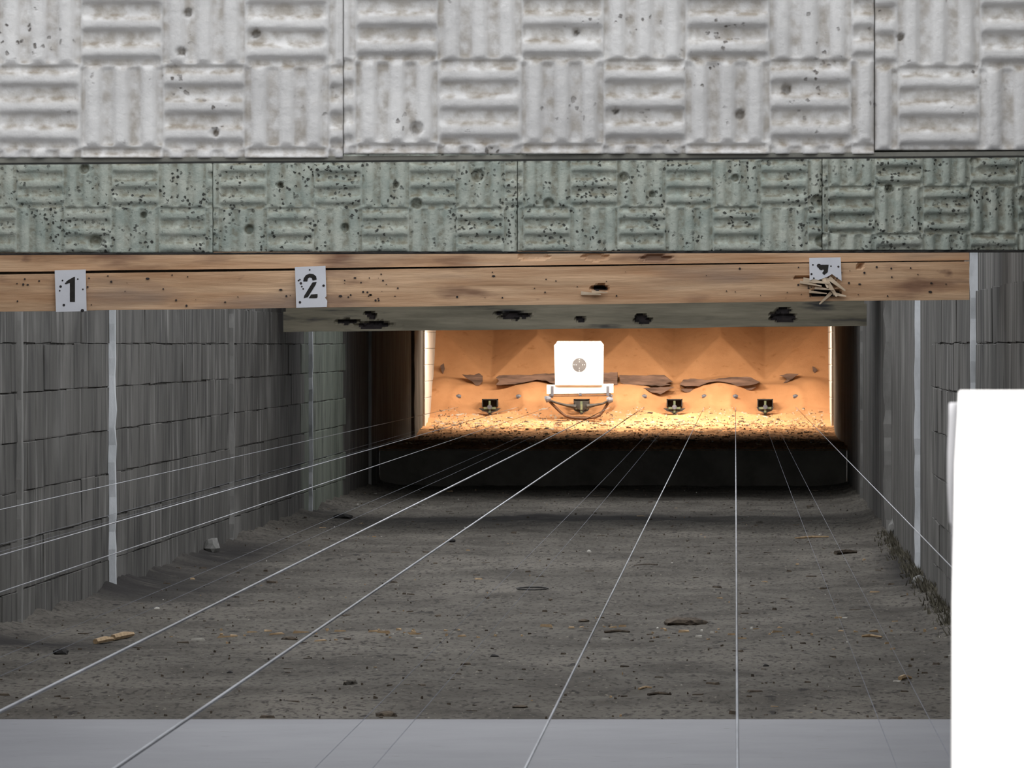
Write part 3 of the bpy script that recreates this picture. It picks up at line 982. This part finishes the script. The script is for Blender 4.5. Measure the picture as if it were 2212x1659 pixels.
for pts in ([(1190, 866), (1205, 871), (1225, 876), (1244, 879)], [(1315, 866), (1302, 872), (1285, 875), (1268, 878)]):
    bm = bmesh.new()
    tube(bm, [(tl(*p)[0], 0.0, tl(*p)[1]) for p in pts], [0.016, 0.016, 0.02, 0.035], 8)
    obj('arm', bm, 'dark_steel', tgt)
bm = bmesh.new()
c = tl(1256, 876)
prism(bm, [tl(*p) for p in [(1238, 866), (1272, 866), (1270, 872), (1276, 878), (1266, 884), (1258, 888), (1248, 884), (1236, 878), (1242, 872)]], 0.03, 0.06)
obj('hub_plate', bm, 'dark_steel', tgt)
bm = bmesh.new()
box(bm, c[0] - 0.015, c[0] + 0.015, -0.02, 0.0, c[1] - 0.06, c[1] + 0.06)
obj('hub_post', bm, 'green_steel', tgt)
bm = bmesh.new()
tube(bm, [(tl(*p)[0], 0.02, tl(*p)[1]) for p in [(1186, 866), (1196, 876), (1208, 888), (1222, 899), (1240, 903), (1262, 904), (1284, 902), (1296, 897), (1304, 886), (1312, 873), (1317, 866)]], 0.019, 8)
obj('lower_bow', bm, 'rust', tgt)

tc_ = tag(empty('paper_target', P(1252, 831, DT)), 'white paper target with a dark round bullseye', 'target')
tc_.location.y -= 0.0


def tp(px, py):
    return ((px - 1252) * sT, -(py - 831) * sT)


bm = bmesh.new()
prism(bm, [tl2 for tl2 in [tp(1204, 737), tp(1298, 737), tp(1304, 745), tp(1303, 832), tp(1201, 832), tp(1200, 745)]], -0.012, -0.008)
obj('paper', bm, 'white', tc_)
bm = bmesh.new()
prism(bm, [tp(1197, 746), tp(1204, 739), tp(1302, 741), tp(1302, 832), tp(1199, 832)], -0.004, 0.006)
obj('backing_card', bm, 'plate', tc_)
bm = bmesh.new()
cb = tp(1251.5, 788.5)
R = 0.1
prism(bm, [(cb[0] + R * math.cos(a * math.pi / 24), cb[1] + R * math.sin(a * math.pi / 24)) for a in range(48)], -0.0135, -0.0105)
obj('bullseye', bm, 'bull', tc_)
for dx_, dz_ in ((0, 77), (0, 45), (0, -45), (0, -75), (0, -95), (-75, 3), (-45, 2), (45, 3), (73, 3)):
    bm = bmesh.new()
    cx, cz = cb[0] + dx_ / 1000, cb[1] + dz_ / 1000
    prism(bm, [(cx + 0.005 * math.cos(a * math.pi / 5), cz + 0.005 * math.sin(a * math.pi / 5)) for a in range(10)], -0.0145, -0.013)
    obj('ring_mark', bm, 'white', tc_)

# target lamps under the roof, behind the lintel
for i, (lx, e) in enumerate(zip(LANES, (30, 38, 62, 36))):
    la = tag(empty('target_lamp', (lx, 97.5, 2.42)), 'floodlight above the ' + SIDE[i], 'lamp', 'target floodlights')
    bm = bmesh.new()
    box(bm, -0.5, 0.5, -0.08, 0.08, -0.02, 0.08, 0.01)
    obj('housing', bm, 'dark_steel', la)
    bm = bmesh.new()
    box(bm, -0.02, 0.02, -0.02, 0.02, 0.08, 0.58)
    obj('hanger', bm, 'dark_steel', la)
    sp = bpy.data.lights.new('flood', 'AREA')
    sp.shape = 'RECTANGLE'
    sp.size, sp.size_y = 0.9, 0.08
    sp.energy = e
    sp.color = (1.0, 0.86, 0.68)
    so = link(bpy.data.objects.new('flood', sp), la)
    so.location = (0, 0.0, -0.095)
    so.rotation_euler = (math.radians(12), 0, 0)

# ------------------------------------------------------------------ litter on the floor and bank


def shard(bm, x, y, z, l, wd, h, rz, mi):
    c, s = math.cos(rz), math.sin(rz)
    pts = [(-l, -wd * rnd.uniform(.4, 1), 0), (l, -wd * rnd.uniform(.3, 1), 0), (l * rnd.uniform(.6, 1), wd, 0), (-l * rnd.uniform(.6, 1), wd * rnd.uniform(.5, 1), 0)]
    b = [bm.verts.new((x + a * c - q * s, y + a * s + q * c, z - 0.005)) for a, q, _ in pts]
    t = [bm.verts.new((x + a * c * .8 - q * s * .8, y + a * s * .8 + q * c * .8, z + h * rnd.uniform(.5, 1.2))) for a, q, _ in pts]
    bm.faces.new(t).material_index = mi
    for i in range(4):
        bm.faces.new((b[i], b[(i + 1) % 4], t[(i + 1) % 4], t[i])).material_index = mi


bm = bmesh.new()
for _ in range(1500):
    y = 32.3 + (85.2 - 32.3) * rnd.random() ** 1.3
    x = rnd.uniform(XL + 0.1, XR - 0.1)
    q = rnd.random()
    mi_ = 0 if q < 0.90 else (1 if q < 0.96 else 2)
    l = 0.006 + 0.04 * rnd.random() ** 6
    shard(bm, x, y, floor_z(x, y), l, l * rnd.uniform(.2, .7), 0.004 + 0.010 * rnd.random() ** 2, rnd.gauss(0, 0.7), mi_)
for _ in range(90):      # band of wood crumbs below the tan beam
    y = rnd.gauss(41.8, 0.7)
    x = rnd.uniform(-3.2, 1.2)
    l = 0.008 + 0.05 * rnd.random() ** 4
    shard(bm, x, y, floor_z(x, y), l, 0.008, 0.012, rnd.gauss(0, .4), 1 if rnd.random() < .7 else 2)
tag(obj('floor_litter', bm, ['bark', 'chip_tan', 'chip_pale']), 'scattered crumbs of wood and earth on the dirt floor', 'litter', kind='stuff')
bm = bmesh.new()
for _ in range(3000):
    y = 86.3 + 12.7 * rnd.random() ** 0.8
    x = rnd.uniform(XL + 0.1, XR - 0.1)
    q = rnd.random()
    l = 0.01 + 0.05 * rnd.random() ** 4
    shard(bm, x, y, sand_z(x, y), l, l * rnd.uniform(.2, .7), 0.004 + 0.014 * rnd.random() ** 2, rnd.gauss(0, 0.8), 0 if q < .35 else (1 if q < .78 else 2))
for _ in range(1500):
    y = rnd.uniform(97.2, 99.1)
    x = rnd.uniform(XL + 0.1, XR - 0.1)
    l = 0.006 + 0.02 * rnd.random() ** 3
    shard(bm, x, y, sand_z(x, y), l, l * rnd.uniform(.3, .8), 0.004 + 0.012 * rnd.random(), rnd.gauss(0, 1.2), rnd.choice((0, 1, 2, 2)))
tag(obj('bank_litter', bm, ['bark', 'chip_tan', 'chip_pale']), 'leaf and wood litter along the foot of the sand bank', 'litter', kind='stuff')


def lump(name, px, py, wpx, hpx, m, label, cat='debris', seed=0, depth=None):
    p = floor_pt(px, py + hpx / 2)
    s = p.y / F
    z = floor_z(p.x, p.y)
    r = random.Random(seed)
    bm = bmesh.new()
    bmesh.ops.create_icosphere(bm, subdivisions=2, radius=1)
    for v in bm.verts:
        k = 1 + 0.35 * noise.noise(v.co * 1.7 + Vector((seed * 3.1, 0, 0)))
        v.co = Vector((v.co.x * wpx / 2 * s * k, v.co.y * (depth or wpx / 2 * s * 0.8) * k, max(v.co.z, -0.4) * hpx / 1.6 * s * k))
    o = obj(name, bm, m)
    o.location = (p.x, p.y, z + hpx / 1.6 * s * 0.3)
    tag(o, label, cat, 'debris on the dirt floor')
    return o


def stick(name, a, b, r, m, label):
    p, q = floor_pt(*a), floor_pt(*b)
    p.z = floor_z(p.x, p.y) + r
    q.z = floor_z(q.x, q.y) + r
    mid = (p + q) / 2 + Vector((rnd.uniform(-.01, .01), 0.05, 0.004))
    bm = bmesh.new()
    tube(bm, [p, mid, q], [r, r * 1.2, r * .7], 6)
    o = obj(name, bm, m)
    tag(o, label, 'stick', 'debris on the dirt floor')


lump('bark_lump', 832, 1540, 52, 17, 'bark', 'dark lump of bark lying close to the concrete slab edge', seed=1)
lump('earth_clod', 757, 1472, 34, 14, 'dirt', 'grey earth clod on the dirt behind the dark bark lump', seed=2)
lump('bark_lump', 1478, 1334, 96, 20, 'bark', 'wide flat heap of bark scraps beside the wire in front of camera', seed=3)
lump('bark_lump', 625, 1379, 36, 10, 'bark', 'dark bark scrap in the band of wood crumbs', seed=4)
lump('bark_lump', 1262, 1339, 24, 7, 'bark', 'small dark bark scrap left of the wide bark heap', seed=5)
lump('bark_lump', 740, 1116, 44, 12, 'damp_shade', 'dark leaf lying where green light falls on the dirt', seed=6)
lump('earth_clod', 132, 1408, 36, 16, 'damp_shade', 'dark clod in the dark streak near the broken tan slat', seed=7)
lump('earth_clod', 1640, 1130, 16, 8, 'dirt', 'small stone on the dirt near the far low wall', seed=8)
lump('stone', 1985, 1262, 26, 22, 'concrete', 'grey stone at the foot of the right-hand wall', 'stone', seed=9)
lump('stone', 975, 1168, 20, 8, 'damp_shade', 'small dark stone under a carriage wire', 'stone', seed=10)
lump('earth_clod', 1068, 1416, 20, 6, 'damp_shade', 'small dark clod on the open dirt', seed=11)
lump('earth_clod', 497, 1449, 14, 6, 'damp_shade', 'tiny dark clod between two carriage wires', seed=12)
lump('earth_clod', 1655, 1437, 14, 6, 'damp_shade', 'tiny dark clod on the side of the upright wire facing the wall', seed=13)
lump('stone', 1272, 1191, 10, 8, 'chip_pale', 'tiny pale stone chip on the dirt', 'stone', seed=14)
lump('plaster_lump', 458, 1184, 36, 34, 'rib_dull', 'pale plaster patch at the foot of the long block wall', 'plaster', seed=15, depth=0.2)
lump('plaster_lump', 1928, 1155, 22, 40, 'rib_dull', 'pale mortar lump at the foot of the right wall joint', 'plaster', seed=16, depth=0.25)
lump('bark_lump', 1125, 1531, 36, 6, 'bark', 'thin bark strip lying near the concrete slab', seed=17)
stick('wood_slat', (206, 1391), (243, 1386), 0.016, 'chip_tan', 'darker half of a broken tan slat on the dirt')
stick('wood_slat', (244, 1385), (287, 1379), 0.018, 'chip_tan', 'brighter half of a broken tan slat on the dirt')
stick('twig', (1306, 1375), (1360, 1375), 0.008, 'bark', 'thin dark twig near the band of wood crumbs')
stick('twig', (1862, 1382), (1905, 1383), 0.008, 'chip_tan', 'thin tan twig beside the return wires')
stick('twig', (1400, 1512), (1450, 1511), 0.007, 'bark', 'dark twig lying parallel to the slab edge')
stick('twig', (1380, 1498), (1408, 1496), 0.006, 'chip_tan', 'short tan twig near the slab edge')
stick('twig', (1718, 1161), (1790, 1160), 0.010, 'chip_tan', 'straw-coloured stalk crossing below the return wires')
stick('twig', (1805, 1204), (1850, 1202), 0.018, 'bark', 'short brown stick beside the right-hand wall')
stick('wood_slat', (1944, 1469), (1968, 1466), 0.012, 'chip_tan', 'small yellowish wood chip by the white board')
stick('twig', (1370, 1221), (1420, 1227), 0.007, 'bark', 'dark bent twig on the pale dirt')
bm = bmesh.new()
cpt = floor_pt(1150, 1274)
tube(bm, [(cpt.x + 0.11 * math.cos(a * .45), cpt.y + 0.25 * math.sin(a * .45), floor_z(cpt.x, cpt.y) + 0.016) for a in range(14)], 0.006, 6)
tag(obj('wire_loop', bm, 'dark_steel'), 'dark loop of wire lying on the pale dirt', 'wire', 'debris on the dirt floor')


# dark floor patches with their own outline
def patch(pts, label, m='damp_shade', name='damp_shade_patch'):
    bm = bmesh.new()
    vsx = []
    for x, y in pts:
        q = floor_pt(x, y)
        q.x = max(q.x, XL + 0.01)
        q.z = floor_z(q.x, q.y) + 0.022
        vsx.append(bm.verts.new(q))
    bm.faces.new(vsx)
    bmesh.ops.triangulate(bm, faces=bm.faces[:])
    tag(obj(name, bm, m), label, 'soil', kind='structure')


# dry moss and weeds along the foot of the right wall and crumbs along the left
bm = bmesh.new()
for _ in range(1800):
    y = rnd.uniform(40, 62)
    x = XR - abs(rnd.gauss(0, 0.05)) - 0.005
    h = rnd.uniform(0.015, 0.08)
    b = Vector((x, y, floor_z(x, y) - 0.01))
    a = rnd.uniform(0, 6.28)
    wv = Vector((math.cos(a), math.sin(a), 0)) * rnd.uniform(0.004, 0.012)
    tip = b + Vector((rnd.uniform(-.04, .02), rnd.uniform(-.04, .04), h))
    bm.faces.new((bm.verts.new(b - wv), bm.verts.new(b + wv), bm.verts.new(tip)))
tag(obj('dry_moss', bm, 'moss'), 'dry moss and weeds along the foot of the right-hand wall', 'moss', kind='stuff')
